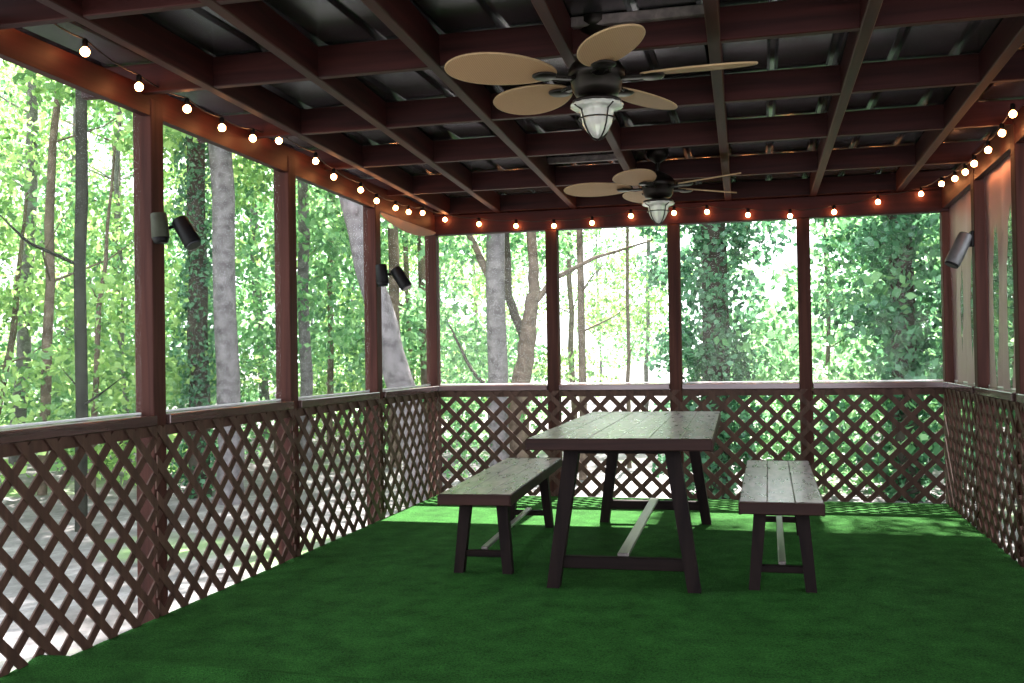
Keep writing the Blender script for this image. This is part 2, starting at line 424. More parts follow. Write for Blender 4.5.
def screen_obj(length, h, wavy=0., sag=0.):
    n, m = 28, 12; mb = MB(); vs = []; fs = []
    for i in range(n):
        for j in range(m):
            x = length*i/(n-1); z = h*j/(m-1)
            vs.append((x, wavy*math.sin(x*17+z*1.2)*(.4+.6*math.sin(z*2+.5)), z))
    for i in range(n-1):
        for j in range(m-1): fs.append((i*m+j, (i+1)*m+j, (i+1)*m+j+1, i*m+j+1))
    mb.add(vs, fs, 0, True); return mb
M['strip'] = plain('white_rail_glint', (.75, .76, .80), .4, 0, .05)  # pale colour imitates the sky glint on the rails
def glint_strip(parent, length, y):  # added strip that draws the bright line along each rail top
    mb = MB(); mb.box((0, y-.004, .0), (length, y+.008, .011), 0, .002); o = mb.build('rail_glint', M['strip'], parent); o['label'] = 'thin white strip standing in for the bright glint along the rail top'
def sagging_hem(length, sag, depth0=.015):
    mb = MB(); n = 24; vs = []; fs = []
    for i in range(n):
        t = i/(n-1); x = length*t; d = depth0 + sag*math.sin(PI*t)**.8
        for y in (-.003, .003):
            vs += [(x, y, 0), (x, y, -d)]
    for i in range(n-1):
        a, b = i*4, i*4+4
        fs += [(a, b, b+1, a+1), (a+2, a+3, b+3, b+2), (a+1, b+1, b+3, a+3), (a, a+2, b+2, b)]
    mb.add(vs, fs); return mb
for i in range(4):
    ra, rb = bx[i] + (PW/2 if i else 0), bx[i+1] - (PW/2 if i < 3 else 0)
    s = screen_obj(rb-ra-.004, HB-RT-.004).build('insect_screen', M['screen'], loc=(ra+.002, .06, RT+.002)); tag(s, sn[i], 'screen', 'screens of the back wall'); glint_strip(s, rb-ra-.006, .006)
# left side
ll = ['in the left back corner bay', 'on the left side under the smaller twin spotlight', 'on the left side between the two twin spotlights\' posts'.replace("'", ''), 'nearest on the left side, larger in view than any other', 'beside the camera']
ls = ['left side screen next to the back corner, leaning trunk behind it', 'left side screen in front of the thin pale trunks', 'left side screen before the broad grey trunk', 'nearest left side screen before a slim dark trunk', 'left side screen beside the camera']
lr = ['left side rail next to the back corner', 'left side rail below the thin pale trunks', 'left side rail below the broad grey trunk', 'nearest left side rail', 'left side rail beside the camera']
for k in range(5):
    ya, yb = -BAY*(k+1), -BAY*k       # post occupies [ya, ya+PW]
    # the panel runs along y; local x -> world y, local y (thickness) -> world -x
    lt = lattice(BAY-.001 - (.019 if k == 0 else 0), phase=.05)
    o = lt.build('lattice_panel', M['lattice'], loc=(.017, ya, LZ)); o.rotation_euler = (0, 0, PI/2)
    tag(o, 'diagonal wooden lattice panel ' + ll[k], 'lattice panel', 'lattice panels along the left side')
    c = (-.088, ya+PW+.001, RB+.009); d = (.020, yb-.001, RT)
    rail_thing(c, d, 0, 1, M['rail_y'], label='dark wooden ' + lr[k], cat='rail', group='rails over the left lattice')
    s = screen_obj(BAY-PW-.004, HT-.01-RT-.004, .004).build('insect_screen', M['screen'], loc=(-.06, ya+PW+.002, RT+.002)); s.rotation_euler = (0, 0, PI/2)
    tag(s, ls[k], 'screen', 'screens of the left side'); glint_strip(s, BAY-PW-.006, .006)
    sag = [.07, .0, .0, .0, 0][k]
    if sag:
        hm = sagging_hem(BAY-PW-.006, sag).build('hem', M['hem'], s, loc=(.001, -.060, HB+.03-RT-.006))
        hm['label'] = 'sagging upper hem of the screen'
# right side
ry = [0] + RY
rr = ['next to the right back corner', 'under the single grey spotlight, at the right edge', 'on the right side before the edge of view', 'on the right side near the camera', 'on the right side beside the camera']
for k in range(5):
    yb, ya = ry[k], ry[k+1]
    lt = lattice(yb-ya-.001 - (.019 if k == 0 else 0), phase=.02)
    o = lt.build('lattice_panel', M['lattice'], loc=(W-.001, ya, LZ)); o.rotation_euler = (0, 0, PI/2)
    tag(o, 'diagonal wooden lattice panel ' + rr[k], 'lattice panel', 'lattice panels along the right side')
    rail_thing((W-.020, ya+PW+.001, RB+.009), (W+.088, yb-.001, RT), 0, -1, M['rail_y'], label='dark wooden right side rail ' + rr[k], cat='rail', group='rails over the right lattice')
    s = screen_obj(yb-ya-PW-.004, HT-.01-RT-.004, .014).build('insect_screen', M['screen'], loc=(W+.06, ya+PW+.002, RT+.002)); s.rotation_euler = (0, 0, PI/2)
    tag(s, 'slightly rippled insect screen ' + rr[k], 'screen', 'screens of the right side'); glint_strip(s, yb-ya-PW-.006, -.010)

# ------------------------------------------------------------------ table and benches
def trestle(name, loc, rz, L, Wd, ztop, th, ly0, ly1, foot, head, lw, ld, nplank, label, cat, group=None, cz=.125):
    """local: x across, y along, origin on the floor under the slab's middle"""
    t = empty(name, loc, rz, label=label, cat=cat, group=group)
    mb = MB(); pw = Wd/nplank
    for i in range(nplank):       # planks with tiny gaps, one slab
        dz = random.uniform(-.0015, .0015); e0 = random.uniform(-.003, .003)
        mb.box((-Wd/2+i*pw+.0008, -L/2+.03+e0, ztop-th+dz), (-Wd/2+(i+1)*pw-.0008, L/2-.03+e0, ztop+dz), 0, .003)
    mb.box((-Wd/2, -L/2, ztop-th+.001), (Wd/2, -L/2+.031, ztop-.0005), 1, .004)
    mb.box((-Wd/2, L/2-.031, ztop-th+.001), (Wd/2, L/2, ztop-.0005), 1, .004)
    mb.box((-Wd/2-.004, -L/2+.004, ztop-th-.002), (-Wd/2+.012, L/2-.004, ztop-.004), 1, .003)
    mb.box((Wd/2-.012, -L/2+.004, ztop-th-.002), (Wd/2+.004, L/2-.004, ztop-.004), 1, .003)
    mb.build('tabletop' if cat == 'table' else 'seat', [M['plank'], M['slab_edge']], t)
    for y in (ly0, ly1):
        for s in (-1, 1):
            sp = .02 if y == ly0 else -.02
            m2 = MB(); x0, x1 = s*foot/2, s*head/2; a = lw/2; d = ld/2
            m2.hull([(x0-a*.85, y-sp-d, 0), (x0+a*.85, y-sp-d, 0), (x0+a*.85, y-sp+d, 0), (x0-a*.85, y-sp+d, 0),
                     (x1-a, y+sp-d, ztop-th-.003), (x1+a, y+sp-d, ztop-th-.003), (x1+a, y+sp+d, ztop-th-.003), (x1-a, y+sp+d, ztop-th-.003)])
            m2.build('leg', M['leg'], t)
        hx = (foot + (head-foot)*cz/ztop)/2
        sy = y
        m3 = MB(); m3.box((-hx+.005, sy-ld*.3, cz-.024*ztop/.6), (hx-.005, sy+ld*.3, cz+.024*ztop/.6)); m3.build('crossbar', M['stretcher'], t)
        m4 = MB(); m4.box((-head/2-.03, y+sp*1-ld*.5, ztop-th-.03), (head/2+.03, y+sp*1+ld*.5, ztop-th-.002)); m4.build('top_bearer', M['stretcher'], t)
    m5 = MB(); zb = cz + .024*ztop/.6 + .0005
    m5.box((-.026*ztop/.76-.003, ly0-.0, zb), (.026*ztop/.76+.003, ly1+.0, zb+.018)); st = m5.build('stretcher', M['stretcher_pale'], t)
    st['label'] = 'pale worn long stretcher'
    return t
trestle('dining_table', (1.985, -2.16, 0), math.radians(1.4), 2.32, .90, .76, .058, -.975, .965, .70, .50, .075, .075, 6, 'large dark plank table with splayed trestle legs in the middle of the turf', 'table')
trestle('bench', (1.18, -2.19, 0), math.radians(3.1), 1.88, .385, .45, .058, -.70, .70, .27, .20, .062, .06, 3, 'plank bench on the left of the table, turned slightly askew', 'bench', cz=.10)
trestle('bench', (2.782, -2.24, 0), math.radians(-.3), 1.93, .39, .45, .058, -.78, .72, .27, .20, .062, .06, 3, 'plank bench on the right of the table, shining with pale glare', 'bench', cz=.10)

# ------------------------------------------------------------------ ceiling fans
def fan(loc, a0, label):
    t = empty('ceiling_fan', loc, 0, label=label, cat='ceiling fan')   # origin at blade plane
    mb = MB(); mb.lathe([(.075, .238), (.075, .215), (.062, .19), (.03, .17), (.018, .16)][::-1], 24); mb.build('canopy', M['metal_dark'], t)
    mb = MB(); mb.tube([(0,0,.08), (0,0,.175)], .016, 12); mb.build('downrod', M['metal_dark'], t)
    mb = MB(); mb.lathe([(.045, -.075), (.085, -.07), (.10, -.045), (.105, -.005), (.115, .0), (.115, .03), (.10, .055), (.06, .085), (.03, .10)], 32); mb.build('motor_housing', M['metal_dark'], t)
    for k in range(5):
        a = math.radians(a0 + 72*k)
        ir = MB(); ir.beam((.09, 0, -.01), (.19, 0, -.012), .028, .012)
        for s in (-1, 1): ir.tube([(.10, s*.012, -.012), (.15, s*.035, -.014), (.20, s*.02, -.012)], .006, 6)
        ir.lathe([(.0, -.020), (.04, -.019), (.050, -.012), (.050, -.006), (.0, -.005)], 20, c=(.225, 0, 0))
        o = ir.build('blade_bracket', M['metal_dark'], t); o.rotation_euler = (math.radians(0), 0, a)
        # oval palm blade
        bl = MB(); n = 44; L0, L1 = .18, .63; cx = (L0+L1)/2; rx = (L1-L0)/2; top = []; bot = []; pit = math.radians(12)
        def pt(u, v, z): return (u, v*math.cos(pit), v*math.sin(pit)+z)
        rim = []
        for i in range(n):
            th = 2*PI*i/n; u = math.cos(th); v = math.sin(th)
            wv = .118*(1+.16*u)                       # wider towards the tip
            rim.append((cx+rx*u, wv*v))
        vs = [pt(u, v, .004) for u, v in rim] + [pt(u, v, -.002) for u, v in rim] + [pt(cx, 0, .005), pt(cx, 0, -.003)]
        fs = [(i, (i+1) % n, 2*n) for i in range(n)] + [((i+1) % n + n, i+n, 2*n+1) for i in range(n)] + [(i+n, (i+1) % n + n, (i+1) % n, i) for i in range(n)]
        bl.add(vs, fs, 0)
        o = bl.build('fan_blade', M['wicker'], t); o.rotation_euler = (0, 0, a)
        rm = MB(); rm.tube([pt(u, v, .001) for u, v in rim + rim[:1]], .0048, 6, cap=False)
        rm.build('blade_rim', M['wicker_rim'], o)
    lk = MB(); lk.lathe([(.04, -.075), (.055, -.085), (.098, -.092), (.102, -.10), (.095, -.106), (.07, -.107)], 32); lf = lk.build('light_fitter', M['metal_dark'], t)
    gs = MB(); gs.lathe([(.104, -.1075), (.106, -.116), (.096, -.124), (.072, -.129), (.066, -.136), (.064, -.155), (.058, -.185), (.043, -.213), (.024, -.234), (.005, -.242)], 64, ribs=16, ra=.03)
    gs.build('glass_shade', M['glass'], t)
    cg = MB()
    for k in range(4):
        b = PI/4 + k*PI/2
        cg.tube([(r*math.cos(b), r*math.sin(b), z) for r, z in ((.092, -.106), (.109, -.118), (.076, -.134), (.070, -.16), (.062, -.19), (.046, -.22), (.026, -.242), (.004, -.25))], .0035, 6)
    for r, z in ((.072, -.165),): cg.tube([(r*math.cos(2*PI*i/24), r*math.sin(2*PI*i/24), z) for i in range(25)], .0032, 6, cap=False)
    cg.build('light_cage', M['metal_dark'], t)
    return t
FZ = 2.285
fan((2.075, -4.14, FZ), -2, 'ceiling fan with oval woven palm blades, the nearer and larger in view')
fan((2.045, -1.42, FZ), 40, 'ceiling fan with oval woven palm blades, the farther one above the back screens')
# short boards that carry the fans, across between two rafters
box_thing('mounting_board', (1.985, -4.205, 2.48), (2.52, -4.17, 2.522), M['stretcher_pale'], label='pale mounting board above the nearer ceiling fan', cat='board')
box_thing('mounting_board', (1.30, -1.46, 2.48), (1.83, -1.425, 2.522), M['stretcher_pale'], label='pale mounting board beside the farther ceiling fan', cat='board')
for (x, y) in ((2.075, -4.14), (2.045, -1.42)):
    pass

# ------------------------------------------------------------------ string lights
Lb = [(-4.871, 2.33), (-4.594, 2.36), (-4.231, 2.36), (-3.851, 2.36), (-3.532, 2.34), (-3.212, 2.345), (-2.911, 2.37), (-2.425, 2.37), (-2.16, 2.335), (-1.715, 2.321), (-1.423, 2.298), (-1.042, 2.301), (-.758, 2.30), (-.426, 2.32)]
Lx = 2.0
def lpt(u, v, x): return None
bulbs = [(0.085, -4.955, 2.452), (0.085, -4.66, 2.419), (0.085, -4.304, 2.37), (0.085, -3.93, 2.362), (0.085, -3.617, 2.341), (0.085, -3.304, 2.353), (0.085, -3.008, 2.401), (0.085, -2.532, 2.375), (0.085, -2.271, 2.323), (0.085, -1.834, 2.309), (0.085, -1.548, 2.277), (0.085, -1.175, 2.28), (0.085, -0.895, 2.288), (0.085, -0.569, 2.325), (0.1, -0.035, 2.34), (0.4, -0.035, 2.288), (0.722, -0.035, 2.256), (1.046, -0.035, 2.242), (1.365, -0.035, 2.251), (1.686, -0.035, 2.292), (2.033, -0.035, 2.299), (2.294, -0.035, 2.295), (2.612, -0.035, 2.254), (2.932, -0.035, 2.23), (3.261, -0.035, 2.244), (3.583, -0.035, 2.305), (3.893, -0.035, 2.35), (3.965, -0.485, 2.348), (3.965, -0.987, 2.301), (3.965, -1.335, 2.283), (3.965, -1.608, 2.286), (3.965, -1.992, 2.293), (3.965, -2.333, 2.316), (3.965, -2.576, 2.362)]
def clampj(p):
    """keep bulbs off the rafters and joists"""
    return p
st = empty('string_lights', (0, 0, 2.4), label='string of small warm glowing bulbs strung along the header beams on three sides', cat='string lights')
Rb = .0185
bulbm = MB(); bulbm.lathe([(Rb*math.sin(a), -Rb*math.cos(a)) for a in np.linspace(.12, PI-.35, 12)] + [(.009, Rb*1.12)], 16); bme = bulbm.mesh('bulb', M['bulb'])
sockm = MB(); sockm.lathe([(.011, Rb*1.0), (.012, Rb*1.1), (.012, Rb*1.1+.028), (.007, Rb*1.1+.034)], 12); sme = sockm.mesh('socket', M['black'])
cpts = []
for i, p in enumerate(bulbs):
    b = bpy.data.objects.new('bulb', bme); col.objects.link(b); b.parent = st; b.location = (p[0], p[1], p[2]-2.4)
    s = bpy.data.objects.new('socket', sme); col.objects.link(s); s.parent = b
    q = Vector((p[0], p[1], p[2]+Rb*1.1+.032)); 
    if cpts:
        a = cpts[-1]; 
        for t in (.25, .5, .75): cpts.append(a.lerp(q, t) - Vector((0, 0, .016*math.sin(PI*t))))
    cpts.append(q)
cm = MB(); cm.tube([c - Vector((0, 0, 2.4)) for c in cpts], .0035, 6); cm.build('cord', M['cord'], st)

# ------------------------------------------------------------------ spotlights on the posts
def cyl_between(mb, p0, p1, r0, r1, mi=0, n=20):
    p0 = Vector(p0); p1 = Vector(p1); d = (p1-p0)
    mb.tube([p0, p0+d*.04, p0+d*.96, p1], [r0*.9, r0, r1, r1*.95], n, mi)
def twin_spot(loc, sc, label, first=M['olive']):
    t = empty('spotlight', loc, 0, label=label, cat='spotlight')
    mb = MB(); mb.box((0, -.03*sc, -.035*sc), (.02*sc, .03*sc, .035*sc)); mb.tube([(.015*sc, 0, 0), (.05*sc, 0, .0)], .011*sc, 10); mb.tube([(.03*sc, 0, .0), (.12*sc, .0, .012*sc)], .008*sc, 8)
    mb.build('mounting_bracket', M['black'], t)
    m2 = MB(); cyl_between(m2, (.035*sc, -.045*sc, .065*sc), (.045*sc, -.045*sc, -.05*sc), .036*sc, .040*sc); o = m2.build('lamp_head', first, t); o['label'] = 'grey-green lamp head hanging straight down'
    m2b = MB(); cyl_between(m2b, (.045*sc, -.045*sc, -.046*sc), (.047*sc, -.045*sc, -.072*sc), .040*sc, .030*sc); m2b.build('lens_rim', M['black'], o)
    m3 = MB(); cyl_between(m3, (.112*sc, 0, .036*sc), (.190*sc, -.01*sc, -.080*sc), .038*sc, .040*sc); o = m3.build('lamp_head', M['black'], t); o['label'] = 'black lamp head tilted outward'
    m4 = MB(); cyl_between(m4, (.188*sc, -.01*sc, -.077*sc), (.1945*sc, -.011*sc, -.088*sc), .034*sc, .034*sc); m4.build('lens', M['lens'], o)
    return t
twin_spot((.001, -4.05, 1.782), 1.0, 'larger twin outdoor spotlight on the nearest visible left post')
twin_spot((.001, -1.32, 1.77), 1.15, 'smaller-looking twin black spotlight on the left post next to the corner', M['black'])
t = empty('spotlight', (W-.001, -1.14, 1.88), 0, label='single grey cylindrical spotlight on the right side post', cat='spotlight')
mb = MB(); mb.box((-.02, -.035, -.05), (0, .035, .05)); mb.tube([(-.015, 0, 0), (-.045, 0, -.005)], .012, 10); mb.build('mounting_bracket', M['black'], t)
mb = MB(); cyl_between(mb, (-.04, -.0, .03), (-.135, -.03, -.16), .047, .050); o = mb.build('lamp_head', M['grey_metal'], t)
mb = MB(); cyl_between(mb, (-.133, -.0294, -.156), (-.141, -.0315, -.172), .044, .044); mb.build('lens', M['black'], o)

# ------------------------------------------------------------------ the woods
def leaf_mesh(name, centres, mat, smin, smax, seed, droop=.35):
    r = np.random.default_rng(seed); c = np.asarray(centres, float); n = len(c)
    d = r.normal(size=(n, 3)); d[:, 2] -= droop; d /= np.linalg.norm(d, axis=1)[:, None]
    q = r.normal(size=(n, 3)); s = np.cross(d, q); s /= np.linalg.norm(s, axis=1)[:, None]
    nn = np.cross(d, s)
    L = r.uniform(smin, smax, n)[:, None]; Wd = L*.36
    base = c - d*L*.5; tip = c + d*L*.5; a = c + s*Wd - d*L*.08 + nn*L*.07; b = c - s*Wd - d*L*.08 + nn*L*.07
    v = np.stack([base, a, tip, b], 1).reshape(-1, 3)
    me = bpy.data.meshes.new(name); me.vertices.add(4*n); me.vertices.foreach_set('co', v.astype(np.float32).ravel())
    me.loops.add(4*n); me.loops.foreach_set('vertex_index', np.arange(4*n, dtype=np.int32))
    me.polygons.add(n); me.polygons.foreach_set('loop_start', np.arange(0, 4*n, 4, dtype=np.int32))
    me.materials.append(mat); me.update(calc_edges=True); return me

def blob_points(blobs, per, seed):
    r = np.random.default_rng(seed); out = []
    for (c, rad) in blobs:
        k = int(per * (rad/.6)**2); p = r.normal(size=(k, 3)); p /= np.linalg.norm(p, axis=1)[:, None]
        p *= (r.uniform(.25, 1, k)**.5)[:, None] * rad; p[:, 2] *= .6
        out.append(p + np.array(c))
    return np.concatenate(out)

def crown(seed, zlo, zhi, R, nb, rb=(.35, .8), per=190, low=.6):
    r = random.Random(seed); bl = []
    for i in range(nb):
        z = r.uniform(zlo, zhi); t = (z-zlo)/(zhi-zlo); rr = R * (low + (1-low)*math.sin(PI*min(1, t*1.05)))
        a = r.uniform(0, 2*PI); q = rr*math.sqrt(r.uniform(.05, 1))
        bl.append(((q*math.cos(a), q*math.sin(a), z), r.uniform(*rb)))
    return bl

def trunk_mb(path, rads, n=12, wob=.0, seed=0, branches=0, bl=(1., 2.4), zr=(2.0, 8)):
    r = random.Random(seed); mb = MB(); P = [Vector(p) for p in path]; pts = []; rd = []
    for i in range(len(P)-1):
        for k in range(5):
            t = k/5; pts.append(P[i].lerp(P[i+1], t) + Vector((r.uniform(-wob, wob), r.uniform(-wob, wob), 0))); rd.append((rads[i]*(1-t)+rads[i+1]*t) * r.uniform(.95, 1.05))
    pts.append(P[-1]); rd.append(rads[-1]); mb.tube(pts, rd, n)
    for b in range(branches):
        z = r.uniform(*zr); j = min(range(len(pts)), key=lambda i: abs(pts[i].z-z)); p = pts[j]; a = r.uniform(0, 2*PI); L = r.uniform(*bl); rr = rd[j]*.32
        mid = p + Vector((math.cos(a)*L*.5, math.sin(a)*L*.5, L*.22)); e = p + Vector((math.cos(a+.3)*L, math.sin(a+.3)*L, L*.62))
        mb.tube([p, mid, e], [rr, rr*.6, rr*.15], 7)
    return mb

# shared foliage variants (crowns reach low: an understory of saplings as in the photo)
FV = {}
def fvar(key, *a, **k):
    mat = k.pop('mat'); sm = k.pop('size', (.09, .16)); seed = a[0]
    FV[key] = leaf_mesh('foliage', blob_points(crown(*a, **{q: w for q, w in k.items() if q != 'per'}), k.get('per', 190), seed), mat, *sm, seed)
fvar('y1', 11, 1.0, 9.5, 2.6, 50, mat=M['leaf_yellow'], per=120)
fvar('y2', 12, .6, 10.5, 3.0, 56, mat=M['leaf_yellow'], per=110, rb=(.3, .9))
fvar('m1', 13, .8, 10.0, 2.7, 54, mat=M['leaf_mid'], per=120)
fvar('m2', 14, 1.4, 11.0, 3.2, 58, mat=M['leaf_mid'], per=110, rb=(.3, .9))
fvar('t1', 15, .2, 8.0, 2.3, 85, mat=M['leaf_teal'], per=150)
fvar('s_y', 21, .1, 1.5, 1.3, 26, mat=M['leaf_yellow'], per=120, rb=(.25, .5), size=(.06, .12))
fvar('s_m', 22, .1, 2.0, 1.3, 30, mat=M['leaf_mid'], per=120, rb=(.25, .5), size=(.06, .12))
fvar('airy1', 91, .9, 9, 2.6, 66, mat=M['leaf_yellow'], per=105, size=(.08, .14))
fvar('airy2', 92, 1.5, 9, 2.8, 70, mat=M['leaf_mid'], per=105, size=(.08, .14))
TV = {}
for i, (h, r0) in enumerate(((9, .06), (11, .09), (10, .05), (12, .11))):
    TV[i] = trunk_mb([(0, 0, -.3), (.15*(i-1), .1, h*.4), (.3*(i-1.5), .0, h)], [r0*1.15, r0, r0*.3], 9, .03, 30+i, 7, zr=(2.5, h*.9)).mesh('trunk', M[['bark_brown', 'bark_brown', 'bark_grey', 'bark_grey'][i]])

def tree_obj(name, x, y, trunk, fol, label, cat='tree', group=None, rz=0, s=1.0, branches=None):
    t = empty(name, (x, y, gz(x, y)), rz, label=label, cat=cat, group=group); t.scale = (s, s, s)
    if trunk is not None: o = bpy.data.objects.new('trunk', trunk); col.objects.link(o); o.parent = t
    if fol is not None: o = bpy.data.objects.new('foliage', fol); col.objects.link(o); o.parent = t
    return t

# --- trunks that can be told apart, nearer to the porch
def own_tree(name, base, path, rads, mat, label, wob=.02, branches=3, fol=None, extra=None, zr=(3, 8), bl=(.8, 1.8)):
    x, y = base; t = empty(name, (x, y, gz(x, y)), 0, label=label, cat='tree')
    mb = trunk_mb(path, rads, 16, wob, int(x*10+y*7) & 255, branches, bl, zr)
    mb.build('trunk', M[mat], t)
    if extra:
        for (pp, rr, mt) in extra:
            m2 = trunk_mb(pp, rr, 10, .015, int(x*31) & 255); m2.build('branch', M[mt], t)
    if fol is not None:
        o = bpy.data.objects.new('foliage', fol); col.objects.link(o); o.parent = t
    return t
def ivy_points(path, r, n, seed, z0, z1, bulge=.25):
    q = np.random.default_rng(seed); z = q.uniform(z0, z1, n); a = q.uniform(0, 2*PI, n)
    lump = 1 + bulge*np.sin(z*3.1+a*2) + bulge*np.sin(z*7.3+1+a)
    rr = r*lump*q.uniform(.75, 1.15, n)
    zs = [p[2] for p in path]; xs = np.interp(z, zs, [p[0] for p in path]); ys = np.interp(z, zs, [p[1] for p in path])
    return np.stack([xs+rr*np.cos(a), ys+rr*np.sin(a), z], 1)

# crown tops well above view so that trunks carry leaves
high = leaf_mesh('foliage', blob_points(crown(51, 5.2, 11, 3.0, 90), 150, 51), M['leaf_mid'], .1, .17, 51)
highy = leaf_mesh('foliage', blob_points(crown(52, 5.0, 11, 3.0, 80), 150, 52), M['leaf_yellow'], .1, .17, 52)
own_tree('tree', (-5.2, 2.14), [(0,0,-.2), (.05,0,4), (.0,.1,11)], [.075, .07, .04], 'bark_black', 'slim dark upright tree behind the nearest left screen', branches=4, zr=(1.5, 5), bl=(.5, 1.3))
own_tree('sapling', (-9.2, 5.2), [(0,0,-.2), (-.15,0,2.2), (-.5,.1,5)], [.085, .06, .02], 'bark_brown', 'thin brown forked sapling at the far left edge', branches=2, zr=(1.4, 3),
         extra=[([(0,0,.6), (.35,.1,2.4), (.55,.2,4.6)], [.06, .05, .02], 'bark_brown')])
own_tree('sapling', (-6.6, 4.2), [(0,0,-.2), (.1,0,2.2), (.35,.1,5)], [.05, .04, .015], 'bark_brown', 'thin bending sapling left of the slim dark tree', branches=2, zr=(1.4, 3))
# ivy-covered and broad grey trunks
p = [(0,0,-.2), (.0,.0,4), (-.05,.1,11)]
own_tree('ivy_tree', (-5.1, 4.55), p, [.16, .13, .09], 'bark_dark', 'dark ivy covered tree just left of the broad grey trunk', branches=2, zr=(5, 8),
         fol=leaf_mesh('foliage', ivy_points(p, .24, 4200, 61, 0, 7), M['leaf_teal'], .05, .10, 61))
own_tree('tree', (-4.35, 4.12), [(0,0,-.2), (.0,.0,1), (-.12,0,5), (-.2,.1,12)], [.20, .165, .15, .10], 'bark_grey', 'broad straight grey trunked tree behind the second left screen', branches=2, fol=highy, zr=(6, 9))
own_tree('tree', (-5.0, 7.8), [(0,0,-.2), (-.03,0,4), (-.1,.1,11)], [.11, .095, .06], 'bark_grey', 'medium grey tree seen just right of the second left post', branches=3, fol=highy, zr=(5, 9))
own_tree('tree', (-5.2, 9.2), [(0,0,-.2), (.05,0,4), (.1,.1,11)], [.06, .05, .03], 'bark_brown', 'very thin tree beside the medium grey one', branches=3, zr=(4, 9))
# leaning trunk: passes px (340,205) to (405,387)
own_tree('leaning_tree', (-1.35, 3.0), [(0.22,0,-.3), (.06,0,1.0), (-.42,.05,2.6), (-1.0,.2,4.6), (-1.6,.5,8)], [.23, .175, .155, .13, .08], 'bark_grey', 'big grey tree leaning to the left behind the corner screens', branches=2, zr=(4, 6))
# twin trunks in the back bay next to the left corner
own_tree('tree', (-1.15, 6.3), [(0,0,-.2), (.0,0,3), (-.05,.1,11)], [.155, .14, .09], 'bark_grey', 'straight grey tree behind the first back screen', branches=0,
         extra=[([(0,0,2.95), (-.35,.1,3.6), (-.75,.2,4.4)], [.07, .055, .03], 'bark_brown'), ([(0,.0,1.35), (-.45,.1,1.75), (-.85,.2,2.5)], [.035, .028, .012], 'bark_dark')])
own_tree('forked_tree', (-.90, 6.75), [(-.12,0,-.2), (-.04,0,1.3), (.12,0,2.3), (.18,.1,2.9)], [.21, .16, .125, .10], 'bark_brown', 'brown forked tree touching the straight grey one', branches=0,
         extra=[([(.20,.1,2.8), (.18,.15,3.4), (.02,.3,5.2), (-.1,.4,8)], [.09, .08, .06, .03], 'bark_brown'), ([(.1,0,2.1), (-.22,.1,2.9), (-.28,.2,4.5), (-.3,.2,8)], [.075, .065, .06, .03], 'bark_dark'),
                ([(.22,.1,2.8), (.5,.2,3.15), (1.1,.3,3.45), (2.0,.4,3.7)], [.05, .04, .03, .012], 'bark_brown')])
own_tree('tree', (-.12, 7.6), [(0,0,-.2), (.02,0,3), (.05,.1,10)], [.065, .055, .03], 'bark_brown', 'thin brown tree just right of the first back post', branches=4, zr=(2, 5), bl=(.6, 1.6))
own_tree('sapling', (.36, 9.6), [(0,0,-.2), (.02,0,2), (.1,.1,7)], [.045, .035, .015], 'bark_brown', 'thin sapling standing in the glare behind the table', branches=4, zr=(1.6, 4), bl=(.5, 1.4))
# ivy tree of the third back bay and the leafy mass at the right
p = [(0,0,-.2), (.05,0,3), (.0,.1,11)]
ip = np.concatenate([ivy_points(p, .42, 5200, 71, -.1, 5), blob_points(crown(72, .3, 5.2, .80, 50, rb=(.2, .5), low=.8), 260, 73)])
own_tree('ivy_tree', (2.05, 5.4), p, [.2, .17, .1], 'bark_dark', 'dense dark ivy covered tree behind the third back screen', branches=2, fol=leaf_mesh('foliage', ip, M['leaf_teal'], .06, .12, 74), zr=(5, 8))
p = [(0,0,-.2), (-.05,0,3), (-.1,.1,11)]
ip = np.concatenate([ivy_points(p, .26, 2600, 75, -.1, 6), blob_points(crown(76, .0, 5.6, 1.0, 56, rb=(.2, .55), low=.9), 200, 77), blob_points(crown(79, 5.8, 10.5, 2.6, 60), 130, 80) + np.array((-.2, -.4, 0))])
own_tree('ivy_tree', (4.5, 5.6), p, [.17, .15, .1], 'bark_dark', 'leafy cool green tree behind the fourth back screen, by the right corner', branches=2, fol=leaf_mesh('foliage', ip, M['leaf_teal'], .08, .15, 78), zr=(5, 8))
for x, y, lb in ((6.3, 3.9, 'tall leafy tree with a high crown beyond the right back corner'),):
    own_tree('tree', (x, y), [(0,0,-.2), (0,0,4), (.05,.1,10)], [.09, .08, .04], 'bark_dark', lb, fol=high, branches=2)
ip = blob_points(crown(82, .0, 4.2, .9, 34, rb=(.2, .5), low=.9), 200, 83)
own_tree('sapling', (3.5, 6.6), [(0,0,-.2), (.1,0,2), (.1,.1,4.5)], [.04, .03, .01], 'bark_brown', 'leafy green sapling left of the cool green tree', branches=3, zr=(1.4, 3), fol=leaf_mesh('foliage', ip, M['leaf_mid'], .08, .15, 84))

